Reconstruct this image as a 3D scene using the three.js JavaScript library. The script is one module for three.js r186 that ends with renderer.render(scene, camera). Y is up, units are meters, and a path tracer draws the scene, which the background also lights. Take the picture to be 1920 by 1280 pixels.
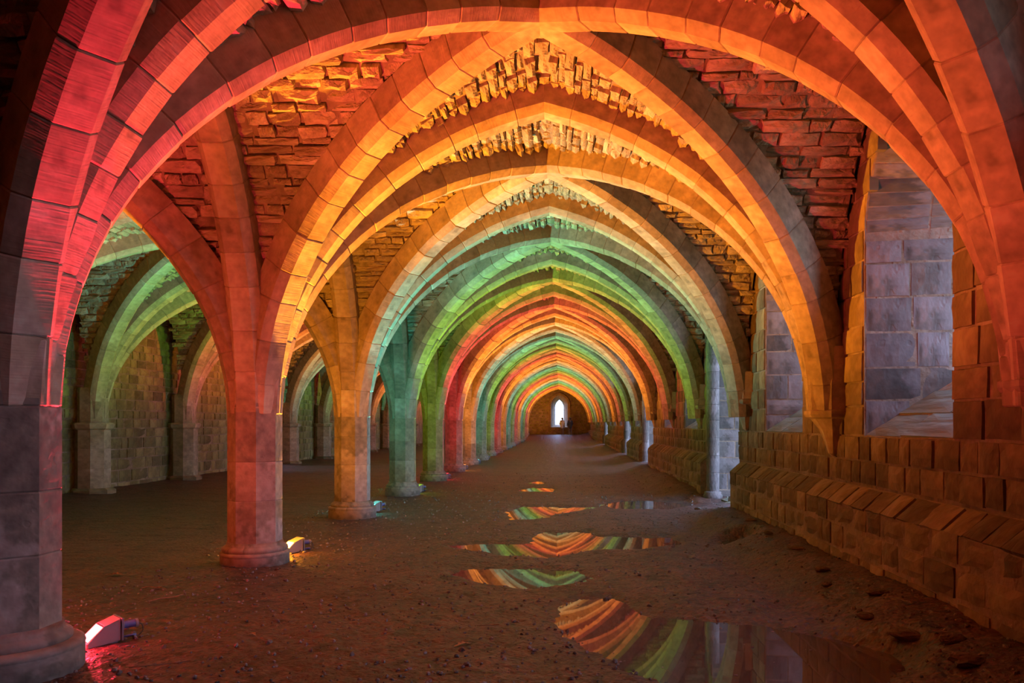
import * as THREE from 'three';
import { mergeGeometries } from 'three/addons/utils/BufferGeometryUtils.js';
import { MarchingCubes } from 'three/addons/objects/MarchingCubes.js';

// ------------------------------------------------------------------ camera, sky, exposure
const scene = new THREE.Scene();
const EYE = 1.5, FOCAL = 1500, VPX = 1050, VPY = 794;           // focal length and vanishing point in pixels of a 1920 x 1280 frame
const camera = new THREE.PerspectiveCamera(2 * Math.atan(640 / FOCAL) * 180 / Math.PI, 1.5, 0.05, 400);
camera.position.set(0, EYE, 0);
camera.lookAt(0, EYE, -10);
camera.setViewOffset(1920, 1280, 960 - VPX, 640 - VPY, 1920, 1280); // shift lens: level camera, verticals stay upright
camera.updateProjectionMatrix();
scene.add(camera);
const renderer = new THREE.WebGLRenderer({ antialias: true });
renderer.toneMapping = THREE.LinearToneMapping;
renderer.toneMappingExposure = 1.0;
renderer.shadowMap.enabled = true;

const SKY = 12.5;                                                 // overcast winter sky
{
  const w = 64, h = 32, d = new Float32Array(w * h * 4);
  for (let j = 0; j < h; j++) for (let i = 0; i < w; i++) {
    const v = j / (h - 1), up = Math.max(0, v - 0.5) * 2, k = (j * w + i) * 4;
    const b = v < 0.5 ? 0.35 : 0.85 + 0.75 * up;
    d[k] = 0.5 * b * SKY; d[k + 1] = 0.68 * b * SKY; d[k + 2] = 1.15 * b * SKY; d[k + 3] = 1;
  }
  const t = new THREE.DataTexture(d, w, h, THREE.RGBAFormat, THREE.FloatType);
  t.mapping = THREE.EquirectangularReflectionMapping; t.magFilter = t.minFilter = THREE.LinearFilter; t.needsUpdate = true;
  scene.background = t;
}

// floodlights behind the columns: four colours in turn
const HUE = {
  red: { c: [1.0, 0.03, 0.07], I: 215 }, amber: { c: [1.0, 0.355, 0.018], I: 330 },
  teal: { c: [0.05, 0.74, 0.70], I: 165 }, green: { c: [0.29, 0.92, 0.03], I: 140 },
};
const CYCLE = ['green', 'red', 'amber', 'teal'];                 // column n takes CYCLE[n % 4]

// ------------------------------------------------------------------ plan
const NB = 19;                                                   // last arch before the far wall
const ZC = n => n <= 1 ? 4.78 + (n - 1) * 4.06 : 8.66 + (n - 2) * 4.06;
const XCOL = -3.3, XCOR = 2.96, XRES = -9.8, XWR = 2.98, XPL = 2.78, XWL = -10.1, ZEND = 80, ZBACK = -4.2, YTOP = 5.6;
const AP = 0.26;                                                 // distance of a column's flat faces from its axis

// ------------------------------------------------------------------ helpers
let seed = 12345;
const rnd = () => { seed |= 0; seed = seed + 0x6D2B79F5 | 0; let t = Math.imul(seed ^ seed >>> 15, 1 | seed); t = t + Math.imul(t ^ t >>> 7, 61 | t) ^ t; return ((t ^ t >>> 14) >>> 0) / 4294967296; };
const rr = (a, b) => a + (b - a) * rnd();
const pick = a => a[Math.floor(rnd() * a.length)];
const clamp = (x, a, b) => Math.min(b, Math.max(a, x));
const smooth = (a, b, x) => { const t = clamp((x - a) / (b - a), 0, 1); return t * t * (3 - 2 * t); };
const V = (x, y, z) => new THREE.Vector3(x, y, z);
const hash = (x, y, s) => { let h = Math.imul(x, 374761393) ^ Math.imul(y, 668265263) ^ Math.imul(s, 1442695041); h = Math.imul(h ^ h >>> 13, 1274126177); h ^= h >>> 16; return (h >>> 0) / 4294967296; };
function vnoise(x, y, s, per) {
  const xi = Math.floor(x), yi = Math.floor(y), fx = x - xi, fy = y - yi;
  const m = per ? v => ((v % per) + per) % per : v => v;
  const u = fx * fx * (3 - 2 * fx), w = fy * fy * (3 - 2 * fy);
  const a = hash(m(xi), m(yi), s), b = hash(m(xi + 1), m(yi), s), c = hash(m(xi), m(yi + 1), s), d = hash(m(xi + 1), m(yi + 1), s);
  return a + (b - a) * u + (c - a) * w + (a - b - c + d) * u * w;
}
const fbm = (x, y, s, o, per) => { let v = 0, a = 0.5, n = 0; for (let i = 0; i < o; i++) { v += a * vnoise(x, y, s + i, per); n += a; x *= 2; y *= 2; if (per) per *= 2; a *= 0.5; } return v / n; };

const used = {};
function numbered(name) { const k = used[name] = (used[name] ?? -1) + 1; return k ? `${name}_${String(k).padStart(3, '0')}` : name; }
function finish(o) { o.traverse(m => { if (m.isMesh) { m.castShadow = m.receiveShadow = true; } }); return o; }
function thing(name, label, category, pos = [0, 0, 0], turn = 0, group) {
  const o = new THREE.Group(); o.name = numbered(name); o.position.set(...pos); o.rotation.y = turn; scene.add(o);
  o.userData = { label, category }; if (group) o.userData.group = group; return o;
}
function structure(name, label) { const o = new THREE.Group(); o.name = numbered(name); scene.add(o); o.userData = { kind: 'structure', label }; return o; }
function part(name, geo, mat, parent) { const m = new THREE.Mesh(geo, mat); m.name = numbered(name); m.castShadow = m.receiveShadow = true; parent.add(m); return m; }
// triangles with flat shading; quads and polygons are given as lists of [x, y, z], with an optional list of uv in metres
class Tri {
  constructor() { this.p = []; this.t = []; }
  tri(a, b, c, ua, ub, uc) { this.p.push(...a, ...b, ...c); this.t.push(...ua, ...ub, ...uc); }
  quad(a, b, c, d, u) { if (!u) u = boxUv([a, b, c, d]); this.tri(a, b, c, u[0], u[1], u[2]); this.tri(a, c, d, u[0], u[2], u[3]); }
  fan(pts) { const u = boxUv(pts); for (let i = 1; i < pts.length - 1; i++) this.tri(pts[0], pts[i], pts[i + 1], u[0], u[i], u[i + 1]); }
  geo(solid) {
    const g = new THREE.BufferGeometry();
    if (solid) {                                                // turn inside out when the signed volume is negative
      let v = 0; const p = this.p;
      for (let i = 0; i < p.length; i += 9) v += p[i] * (p[i + 4] * p[i + 8] - p[i + 5] * p[i + 7]) - p[i + 1] * (p[i + 3] * p[i + 8] - p[i + 5] * p[i + 6]) + p[i + 2] * (p[i + 3] * p[i + 7] - p[i + 4] * p[i + 6]);
      if (v < 0) for (let i = 0; i < p.length / 9; i++) { for (let k = 0; k < 3; k++) { const q = p[i * 9 + 3 + k]; p[i * 9 + 3 + k] = p[i * 9 + 6 + k]; p[i * 9 + 6 + k] = q; } for (let k = 0; k < 2; k++) { const q = this.t[i * 6 + 2 + k]; this.t[i * 6 + 2 + k] = this.t[i * 6 + 4 + k]; this.t[i * 6 + 4 + k] = q; } }
    }
    g.setAttribute('position', new THREE.Float32BufferAttribute(this.p, 3));
    g.setAttribute('uv', new THREE.Float32BufferAttribute(this.t, 2));
    g.computeVertexNormals(); return g;
  }
}
function boxUv(pts) {
  const a = V(...pts[0]), n = V(...pts[1]).sub(a).cross(V(...pts[2]).sub(a));
  const x = Math.abs(n.x), y = Math.abs(n.y), z = Math.abs(n.z);
  return pts.map(p => x >= y && x >= z ? [p[2], p[1]] : y >= z ? [p[0], p[2]] : [p[0], p[1]]);
}

// ------------------------------------------------------------------ textures and materials
function texture(n, f, srgb, rep = 1) {
  const d = new Uint8Array(n * n * 4);
  for (let j = 0; j < n; j++) for (let i = 0; i < n; i++) {
    const c = f(i / n, j / n), k = (j * n + i) * 4;
    d[k] = clamp(c[0], 0, 1) * 255; d[k + 1] = clamp(c[1], 0, 1) * 255; d[k + 2] = clamp(c[2], 0, 1) * 255; d[k + 3] = 255;
  }
  const t = new THREE.DataTexture(d, n, n); t.wrapS = t.wrapT = THREE.RepeatWrapping; t.magFilter = THREE.LinearFilter; t.minFilter = THREE.LinearMipmapLinearFilter; t.generateMipmaps = true;
  if (srgb) t.colorSpace = THREE.SRGBColorSpace; t.repeat.set(rep, rep); t.needsUpdate = true; return t;
}
const grey = v => [v, v, v];
const mapStone = texture(512, (u, v) => {
  const a = fbm(u * 4, v * 4, 1, 5, 4), b = fbm(u * 24, v * 24, 9, 3, 24), c = fbm(u * 2, v * 2, 21, 4, 2);
  let k = 0.86 + 0.3 * (a - 0.5) + 0.24 * (b - 0.5) + 0.12 * (c - 0.5);
  const spot = smooth(0.66, 0.78, fbm(u * 7, v * 7, 33, 4, 7)) * 0.08;
  k -= spot; return [k * 1.03, k * (0.97 + 0.05 * (c - 0.5)), k * (0.9 + 0.12 * (a - 0.5))];
}, true, 0.8);
const mapLichen = texture(512, (u, v) => {
  const a = fbm(u * 4, v * 4, 51, 5, 4), b = fbm(u * 30, v * 30, 59, 3, 30), p = smooth(0.5, 0.6, fbm(u * 3, v * 3, 71, 6, 3) + 0.18 * (b - 0.5));
  let k = 0.76 + 0.3 * (a - 0.5) + 0.3 * (b - 0.5); const w = 1.0 + 0.3 * (b - 0.5);
  const q = p * 0.6; return [k + (w - k) * q, k * 0.96 + (w * 0.95 - k * 0.96) * q, k * 0.9 + (w * 0.95 - k * 0.9) * q];
}, true, 0.55);
const bumpStone = texture(512, (u, v) => grey(0.55 * fbm(u * 6, v * 6, 3, 5, 6) + 0.45 * fbm(u * 40, v * 40, 13, 3, 40) - 0.35 * smooth(0.68, 0.8, fbm(u * 16, v * 16, 5, 3, 16))), false, 0.8);
const bumpTool = texture(512, (u, v) => grey(0.3 * fbm(u * 6, v * 6, 23, 4, 6) + 0.3 * fbm(u * 48, v * 48, 27, 2, 48) + 0.4 * vnoise(u * 6, v * 130 + 3 * fbm(u * 4, v * 4, 4, 3, 4), 31, 0)), false, 1.0);
const bumpRock = texture(512, (u, v) => grey(0.75 * Math.abs(2 * fbm(u * 5, v * 5, 41, 5, 5) - 1) + 0.25 * fbm(u * 32, v * 32, 44, 3, 32)), false, 1.2);
const mapDirt = texture(1024, (u, v) => {
  const a = fbm(u * 5, v * 5, 81, 6, 5), b = fbm(u * 90, v * 90, 85, 3, 90);
  const k = 0.66 + 0.4 * (a - 0.5) + 0.75 * (b - 0.5); const dk = smooth(0.6, 0.72, fbm(u * 26, v * 26, 88, 3, 26));
  return [k * (1 - 0.5 * dk) * 1.05, k * (1 - 0.5 * dk) * 0.9, k * (1 - 0.5 * dk) * 0.78];
}, true, 0.5);
const bumpDirt = texture(1024, (u, v) => grey(0.45 * fbm(u * 14, v * 14, 91, 4, 14) + 0.55 * fbm(u * 80, v * 80, 95, 3, 80)), false, 0.5);
const M = (color, o = {}) => { const m = new THREE.MeshStandardMaterial({ roughness: 0.92, ...o }); m.color.setRGB(...color); return m; };
const tones = (list, o) => list.map(c => M(c.map(v => v * 0.62), o));
const DRESSED = tones([[.68, .55, .40], [.63, .51, .37], [.72, .60, .45], [.57, .45, .33]], { map: mapStone, bumpMap: bumpTool, bumpScale: 0.0032 });
const WEB = tones([[.82, .71, .56], [.70, .60, .46], [.92, .81, .66], [.60, .50, .39], [.78, .65, .49]], { map: mapStone, bumpMap: bumpRock, bumpScale: 0.03 });
const MOSSY = tones([[.42, .38, .17], [.34, .30, .13], [.48, .42, .2], [.27, .24, .11]], { map: mapStone, bumpMap: bumpRock, bumpScale: 0.016 });   // yellow-green with algae
const ASHLAR = tones([[.44, .34, .2], [.35, .27, .155], [.5, .39, .23], [.28, .215, .125]], { map: mapStone, bumpMap: bumpRock, bumpScale: 0.012 });
const REVEAL = tones([[.35, .315, .30], [.28, .255, .24], [.39, .35, .335]], { map: mapLichen, bumpMap: bumpStone, bumpScale: 0.008 });
const SHAFT = tones([[.68, .57, .46], [.63, .53, .43], [.72, .6, .49]], { map: mapLichen, bumpMap: bumpStone, bumpScale: 0.006 });
const MORTAR = M([.31, .25, .19], { map: mapStone, bumpMap: bumpStone, bumpScale: 0.015 });
const SILL = tones([[.44, .48, .42], [.37, .41, .36]], { map: mapStone, bumpMap: bumpRock, bumpScale: 0.012, roughness: 0.8 });
const DIRT = M([.15, .084, .07], { map: mapDirt, bumpMap: bumpDirt, bumpScale: 0.024, roughness: 0.5 });
const WATER = new THREE.MeshPhysicalMaterial({ roughness: 0.02, ior: 1.33 }); WATER.color.setRGB(.085, .055, .042);
const PEBBLE = M([.13, .11, .1], { roughness: 0.7 });
const LEAF = tones([[.42, .17, .05], [.36, .2, .08], [.5, .28, .1]], { side: THREE.DoubleSide, roughness: 0.8 });
const TWIG = M([.2, .12, .07]);
const PAINT = M([.26, .22, .22], { roughness: 0.45 }), STEEL = M([.22, .22, .25], { roughness: 0.4, metalness: 0.6 }), PLUG = M([.10, .10, .28], { roughness: 0.5 }), RUBBER = M([.02, .02, .02], { roughness: 0.6 });

// ------------------------------------------------------------------ stones: a few shapes of each sort, placed by scaling
function stoneShape(s, nx, ny, bulge, inset, wob) {              // front at z = 0, back at z = -1, sides from -0.5 to 0.5
  const t = new Tri(), P = [], q = (i, j) => P[j * (nx + 1) + i], ox = rr(0, 9), oy = rr(0, 9);
  for (let j = 0; j <= ny; j++) for (let i = 0; i <= nx; i++) {
    const ex = i === 0 || i === nx, ey = j === 0 || j === ny, x = i / nx - 0.5, y = j / ny - 0.5;
    P.push([x * (ex ? 1 - 2 * inset : 1) + rr(-wob, wob), y * (ey ? 1 - 2 * inset : 1) + rr(-wob, wob) * 1.5, (ex || ey ? -bulge * rr(0.7, 1.3) : 0) + rr(-1, 0.2) * bulge * 0.35]);
  }
  const uv = p => [p[0] * 0.42 + ox, p[1] * 0.2 + oy], f = (a, b, c, d) => t.quad(a, b, c, d, [a, b, c, d].map(uv));
  for (let j = 0; j < ny; j++) for (let i = 0; i < nx; i++) f(q(i, j), q(i + 1, j), q(i + 1, j + 1), q(i, j + 1));
  const rim = []; for (let i = 0; i < nx; i++) rim.push(q(i, 0)); for (let j = 0; j < ny; j++) rim.push(q(nx, j)); for (let i = nx; i > 0; i--) rim.push(q(i, ny)); for (let j = ny; j > 0; j--) rim.push(q(0, j));
  const back = rim.map(p => { const k = Math.max(Math.abs(p[0]), Math.abs(p[1])); return [p[0] / k * 0.5, p[1] / k * 0.5, -1]; });
  for (let i = 0; i < rim.length; i++) { const k = (i + 1) % rim.length; f(rim[i], back[i], back[k], rim[k]); }
  return t.geo();
}
const RUBBLE = [...Array(8)].map((_, i) => stoneShape(i, 3, 2, 0.26, 0.04, 0.045));
const BLOCK = [...Array(6)].map((_, i) => stoneShape(i, 3, 3, 0.13, 0.02, 0.01));
const SLAB = [...Array(4)].map((_, i) => stoneShape(i, 3, 3, 0.1, 0.012, 0.006));
// a bed collects stones; the ones that show largest become meshes, the rest one instanced part
const inFrame = p => { const Z = -p.z; if (Z < 0.3) return 0; const x = VPX + FOCAL * p.x / Z, y = VPY - FOCAL * (p.y - EYE) / Z; return x > -30 && x < 1950 && y > -30 && y < 1310 ? FOCAL / Z : 0; };
class Bed {
  constructor(shapes, mats) { this.s = shapes; this.m = mats; this.list = []; }
  add(c, along, normal, L, H, D, bias) {
    const n = normal.clone().normalize(), u = along.clone().addScaledVector(n, -along.dot(n)).normalize(), v = n.clone().cross(u);
    const view = V(0, EYE, 0).sub(c), k = inFrame(c), face = view.normalize().dot(n);
    const vis = k && face > 0.02 ? k * k * L * H * Math.max(face, 0.15) : 0, min = Math.min(L, H * (Math.abs(v.z) > 0.7 ? Math.max(face, 0.4) : 1)) * k;
    const m = new THREE.Matrix4().makeBasis(u.multiplyScalar(L), v.multiplyScalar(H), n.multiplyScalar(D)).setPosition(c);
    this.list.push({ m, vis: vis * (bias ?? 1), min, g: Math.floor(rnd() * this.s.length), a: Math.floor(rnd() * this.m.length) });
  }
  build(name, parent, most, minPx) {
    this.list.sort((a, b) => b.vis - a.vis);
    let n = 0; const rest = [];
    for (const e of this.list) {
      if (n < most && e.vis > 0 && e.min >= minPx) { const o = part(name, this.s[e.g], this.m[e.a], parent); o.applyMatrix4(e.m); n++; } else rest.push(e);
    }
    if (rest.length) {
      const im = new THREE.InstancedMesh(this.s[0], this.m[0], rest.length); im.name = numbered(name + '_infill'); im.userData.kind = 'stuff'; im.castShadow = im.receiveShadow = true;
      const c = new THREE.Color(); rest.forEach((e, i) => { im.setMatrixAt(i, e.m); const k = [1, 0.84, 1.1, 0.72, 0.92][e.a] ?? 1; c.setRGB(k, k, k * 0.98); im.setColorAt(i, c); }); parent.add(im);
    }
    return n;
  }
}

// ------------------------------------------------------------------ the arch: soffit curve from the crown (u = 0) to the column's face
const KNOTS = [[0, 4.83], [0.5, 4.68], [1.0, 4.46], [1.45, 4.19], [1.85, 3.87], [2.2, 3.49], [2.5, 3.04], [2.68, 2.64], [2.79, 2.25], [2.85, 1.9], [2.87, 1.6]];
const UF = 2.87, WREF = UF + AP;
const curvePts = (() => {                                        // smooth the knots: Catmull-Rom, then points at even arc length
  const c = new THREE.CatmullRomCurve3(KNOTS.map(k => V(k[0], k[1], 0)), false, 'centripetal');
  return c.getSpacedPoints(120).map(p => [p.x, p.y]);
})();
function halfCurve(L) {                                          // [r from the column axis, y] from springing to crown, for a rib whose crown is L from the axis
  return curvePts.map(([u, y]) => [AP + (1 - u / UF) * (L - AP), y]).reverse();
}
const RIB = { hw: 0.178, ch: 0.078, sw: 0.1, d: 0.36 };
const ribCache = {};
function ribStones(L) {                                          // the voussoirs of half a rib, in a frame whose x axis points from the column to the crown
  const key = L.toFixed(2); if (ribCache[key]) return ribCache[key];
  const c = halfCurve(L), S = [0]; for (let i = 1; i < c.length; i++) S.push(S[i - 1] + Math.hypot(c[i][0] - c[i - 1][0], c[i][1] - c[i - 1][1]));
  const at = s => { let i = 1; while (i < S.length - 1 && S[i] < s) i++; const f = (s - S[i - 1]) / (S[i] - S[i - 1]); const tx = c[i][0] - c[i - 1][0], ty = c[i][1] - c[i - 1][1], l = Math.hypot(tx, ty); const e = s >= S[S.length - 1] - 1e-6; return { x: c[i - 1][0] + tx * f, y: c[i - 1][1] + ty * f, nx: e ? 0 : -ty / l, ny: e ? 1 : tx / l }; };
  const cut = [0]; while (cut[cut.length - 1] < S[S.length - 1]) cut.push(cut[cut.length - 1] + rr(0.28, 0.46)); cut[cut.length - 1] = S[S.length - 1];
  if (cut.length > 2 && cut[cut.length - 1] - cut[cut.length - 2] < 0.15) cut.splice(cut.length - 2, 1);
  const out = [];
  for (let k = 0; k + 1 < cut.length; k++) {
    const a = cut[k], b = cut[k + 1], t = new Tri(), last = k + 2 === cut.length, v0 = rr(0, 5), jn = rr(-0.004, 0.004), jb = rr(-0.004, 0.004);
    const rows = [[a, 0.008], [a + 0.01, 0], [(a + b) / 2, -0.002], [last ? b : b - 0.01, 0], [b, last ? 0 : 0.008]].map(([s, sh]) => {
      const p = at(clamp(s, 0, S[S.length - 1])), { hw, ch, sw, d } = RIB;
      return [[-hw + sh, d], [-hw + sh, ch + sh * 0.4], [-sw + sh * 0.4, sh], [sw - sh * 0.4, sh], [hw - sh, ch + sh * 0.4], [hw - sh, d]].map(([bb, n]) => [p.x + p.nx * (n + jn), p.y + p.ny * (n + jn), bb + jb]);
    });
    const per = [0, 0.32, 0.46, 0.66, 0.8, 1.12, 1.5];
    const ss = [a, a + 0.014, (a + b) / 2, b - 0.014, b];
    for (let i = 0; i < 4; i++) for (let j = 0; j < 6; j++) { const j2 = (j + 1) % 6; t.quad(rows[i][j], rows[i + 1][j], rows[i + 1][j2], rows[i][j2], [[per[j], ss[i] + v0], [per[j], ss[i + 1] + v0], [per[j + 1], ss[i + 1] + v0], [per[j + 1], ss[i] + v0]]); }
    t.fan(rows[0]); t.fan(rows[4].slice().reverse());
    out.push(t.geo(true));
  }
  return ribCache[key] = out;
}
const whole = {};
function halfRib(parent, L, px, pz, turn, each) {                // adds half a rib to the thing: single voussoirs, or one mesh when far away
  if (each) ribStones(L).forEach(g => { const m = part('voussoir', g, pick(DRESSED), parent); m.position.set(px, 0, pz); m.rotation.y = turn; });
  else { const key = L.toFixed(2), m = part('voussoir_course', whole[key] ??= mergeGeometries(ribStones(L)), pick(DRESSED), parent); m.userData.kind = 'stuff'; m.position.set(px, 0, pz); m.rotation.y = turn; }
}
const ORD = ['', 'first', 'second', 'third', 'fourth', 'fifth', 'sixth', 'seventh', 'eighth', 'ninth', 'tenth', 'eleventh', 'twelfth', 'thirteenth', 'fourteenth', 'fifteenth', 'sixteenth', 'seventeenth', 'eighteenth', 'nineteenth', 'twentieth'];
const GLOW = ['', 'red', 'orange', 'amber', 'teal', 'green', 'orange', 'amber', 'teal', 'green', 'red', 'amber', 'teal', 'green', 'red', 'amber', 'teal', 'green', 'red', 'amber'];
function rib(name, label, A, B, each, group) {                   // a whole rib between two springing points given in plan as [X, Z]
  const dx = B[0] - A[0], dz = -(B[1] - A[1]), D = Math.hypot(dx, dz), turn = Math.atan2(-dz, dx);
  const t = thing(name, label, 'arch', [A[0], 0, -A[1]], 0, group);
  halfRib(t, D / 2, 0, 0, turn, each); halfRib(t, D / 2, dx, dz, turn + Math.PI, each);
  return t;
}
for (let n = 1; n <= NB; n++) rib('transverse_rib', `${GLOW[n]}-lit stone arch across the window aisle at the ${ORD[n]} column from the front`, [XCOL, ZC(n)], [XCOR, ZC(n)], n <= 6, 'arches across the aisle by the windows');
for (let n = 0; n < NB; n++) {
  const ea = n <= 5;
  rib('diagonal_rib', n ? `slanting stone rib from the ${ORD[n]} column over to the ${ORD[n + 1]} wall corbel beyond it` : 'slanting dark rib ahead of the first column, at the very top', [XCOL, ZC(n)], [XCOR, ZC(n + 1)], ea, 'slanting ribs over the aisle by the windows');
  rib('diagonal_rib', n ? `slanting stone rib from the ${ORD[n + 1]} column back to the ${ORD[n]} wall corbel` : 'slanting red-lit rib from the first column towards the viewer, up out of the frame', [XCOL, ZC(n + 1)], [XCOR, ZC(n)], ea, 'slanting ribs over the aisle by the windows');
  if (n < 12) rib('arcade_rib', n ? `steep stone arch along the arcade between the ${ORD[n]} and ${ORD[n + 1]} columns` : 'steep dark stone arch along the arcade before the first column', [XCOL, ZC(n)], [XCOL, ZC(n + 1)], n >= 1 && n <= 4, 'arches along the row of columns');
}
for (let n = 1; n <= 13; n++) rib('transverse_rib', `stone arch across the far aisle from the ${ORD[n]} column to the blank wall`, [XCOL, ZC(n)], [XRES, ZC(n)], n >= 2 && n <= 6, 'arches across the far aisle');
for (let n = 1; n < 13; n++) {
  const ea = n >= 2 && n <= 5;
  rib('diagonal_rib', `slanting far-aisle stone rib from the ${ORD[n]} column to the ${ORD[n + 1]} wall pier`, [XCOL, ZC(n)], [XRES, ZC(n + 1)], ea, 'slanting ribs over the far aisle');
  rib('diagonal_rib', `slanting far-aisle stone rib from the ${ORD[n + 1]} column back to the ${ORD[n]} wall pier`, [XCOL, ZC(n + 1)], [XRES, ZC(n)], ea, 'slanting ribs over the far aisle');
}

// ------------------------------------------------------------------ ceiling: webs of rubble between the ribs, one bay at a time
const webCurve = (() => {                                        // the soffit curve moved out by the rib's depth, with tau = 0 at the crown and 1 at the axis
  const out = [];
  for (let i = 0; i < curvePts.length; i++) {
    const a = curvePts[Math.max(0, i - 1)], b = curvePts[Math.min(curvePts.length - 1, i + 1)], tx = b[0] - a[0], ty = b[1] - a[1], l = Math.hypot(tx, ty);
    const u = curvePts[i][0] - ty / l * 0.235, y = curvePts[i][1] + tx / l * 0.235;
    if (u > 0.06) out.push([u, y]);
  }
  const s = (out[1][1] - out[0][1]) / (out[1][0] - out[0][0]); out.unshift([0, out[0][1] - s * out[0][0]]);
  return out.map(([u, y]) => [Math.min(1, u / WREF), y]);
})();
function webAt(tau) { const c = webCurve; let i = 1; while (i < c.length - 1 && c[i][0] < tau) i++; const f = (tau - c[i - 1][0]) / (c[i][0] - c[i - 1][0] || 1); return c[i - 1][1] + (c[i][1] - c[i - 1][1]) * clamp(f, 0, 1); }
// courses along a cell: list of [tau0, tau1] with even thickness along the arch of half span w
function courses(w, lo, hi) {
  const out = []; let t0 = 0, y0 = webCurve[0][1], acc = 0, need = 0.065;
  for (let t = 0.0025; t <= 0.985; t += 0.0025) { const y = webAt(t); acc += Math.hypot(0.0025 * w, y - y0); y0 = y; if (acc >= need) { if (t0) out.push([t0, t, acc]); else out.first = t; t0 = t; acc = 0; need = rr(lo, hi); } }
  return out;
}
function vaultBay(n, xa, xb, side, most, detail) {
  const za = ZC(n), zb = Math.min(ZC(n + 1), ZEND + 0.4), hs = (zb - za) / 2, xm = (xa + xb) / 2, w = Math.abs(xb - xa) / 2, zm = (za + zb) / 2;
  const c = structure('ceiling', `rubble stone vault of the ${side} over bay ${n}`);
  const bed = new Bed(RUBBLE, WEB), t = new Tri(), LIFT = 0.045, N = 26;
  const taus = [...Array(N + 1)].map((_, i) => i / N);
  for (let i = 0; i < N; i++) {                                  // the mortar bed behind the stones
    const a = taus[i], b = taus[i + 1], P = (f, W) => { const e = 0.004, dy = webAt(Math.min(1, f + e)) - webAt(Math.max(0, f - e)), du = (Math.min(1, f + e) - Math.max(0, f - e)) * W, l = Math.hypot(dy, du); return [f * W - dy / l * LIFT, webAt(f) + du / l * LIFT]; };
    const [ta, ya] = P(a, w), [tb, yb] = P(b, w), [sa, va] = P(a, hs), [sb, vb] = P(b, hs);
    for (const s of [-1, 1]) {
      for (const [z, dir] of [[za, 1], [zb, -1]]) t.quad([xm + s * ta, ya, -z], [xm + s * tb, yb, -z], [xm + s * tb, yb, -(z + dir * (1 - b) * hs)], [xm + s * ta, ya, -(z + dir * (1 - a) * hs)]);
      for (const [x, dir] of [[xa, Math.sign(xm - xa)], [xb, Math.sign(xm - xb)]]) t.quad([x, va, -(zm + s * sa)], [x, vb, -(zm + s * sb)], [x + dir * (1 - b) * w, vb, -(zm + s * sb)], [x + dir * (1 - a) * w, va, -(zm + s * sa)]);
    }
  }
  part('mortar', t.geo(), MORTAR, c);
  if (detail) {
    const row = (p0, p1, dirAlong, normal, H) => {               // stones from p0 to p1
      const L = p0.distanceTo(p1); let x = rr(-0.15, 0.05);
      while (x < L - 0.03) {
        const l = Math.min(rr(0.16, 0.5), L - x + 0.1), h = H * rr(0.88, 1.06);
        const cpos = p0.clone().addScaledVector(dirAlong, x + l / 2).addScaledVector(normal, rr(-0.012, 0.045) + (rnd() < 0.14 ? 0.03 : 0));
        const tilt = normal.clone().addScaledVector(dirAlong, rr(-0.08, 0.08)).add(V(rr(-.06, .06), rr(-.06, .06), rr(-.06, .06)));
        bed.add(cpos, dirAlong.clone().add(V(rr(-.03, .03), rr(-.03, .03), rr(-.03, .03))), tilt, l - 0.014, h - 0.006, 0.12); x += l;
      }
    };
    const down = V(0, -1, 0), yr = webAt(0) - 0.005;              // stones along the ridges
    for (const [z, dir] of [[za, 1], [zb, -1]]) row(V(xm, yr, -(z + dir * 0.1)), V(xm, yr, -(z + dir * hs)), V(0, 0, -dir), down, 0.15);
    for (const [x, dir] of [[xa, Math.sign(xm - xa)], [xb, Math.sign(xm - xb)]]) row(V(x + dir * 0.1, yr, -zm), V(x + dir * w, yr, -zm), V(dir, 0, 0), down, 0.15);
    for (const s of [-1, 1]) {
      for (const [z, dir] of [[za, 1], [zb, -1]]) for (const [a, b, H] of courses(w, 0.065, 0.14)) {
        const m = (a + b) / 2, y = webAt(m), len = (1 - m) * hs - 0.05; if (len < 0.1) continue;
        const ty = webAt(b) - webAt(a), tx = (b - a) * w, nrm = V(s * ty, -tx, 0).normalize();
        const nn = nrm.y > 0 ? nrm.negate() : nrm;
        const p0 = V(xm + s * w * m, y, -(z + dir * 0.1)), p1 = V(xm + s * w * m, y, -(z + dir * len));
        row(p0, p1, V(0, 0, -dir), nn, H);
      }
      for (const [x, dir] of [[xa, Math.sign(xm - xa)], [xb, Math.sign(xm - xb)]]) for (const [a, b, H] of courses(hs, 0.06, 0.145)) {
        const m = (a + b) / 2, y = webAt(m), len = (1 - m) * w - 0.05; if (len < 0.1) continue;
        const ty = webAt(b) - webAt(a), tz = (b - a) * hs, nn = V(0, -tz, -s * ty).normalize(); if (nn.y > 0) nn.negate();
        // the inner face looks towards the middle of the cell and down
        const p0 = V(x + dir * 0.02, y, -(zm + s * hs * m)), p1 = V(x + dir * len, y, -(zm + s * hs * m));
        row(p0, p1, V(dir, 0, 0), nn, H);
      }
    }
    bed.build('web_stone', c, most, 5);
  }
  return c;
}
for (let n = -1; n < NB; n++) vaultBay(n, XCOL, XCOR, 'aisle by the windows', n === 0 ? 160 : n === 1 || n === 2 ? 300 : n <= 4 ? 200 : 0, n >= 0 && n <= 9);
for (let n = -1; n < NB; n++) vaultBay(n, XRES, XCOL, 'far aisle', n >= 1 && n <= 4 ? 120 : 0, n >= 0 && n <= 6);
{
  const roof = structure('roof', 'masonry above the vault, unseen from below');
  const b = new THREE.BoxGeometry(18, 0.4, ZEND - ZBACK + 4); b.translate(-3.4, YTOP + 0.2, -(ZEND + ZBACK) / 2); part('roof_slab', b, MORTAR, roof);
}

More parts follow.
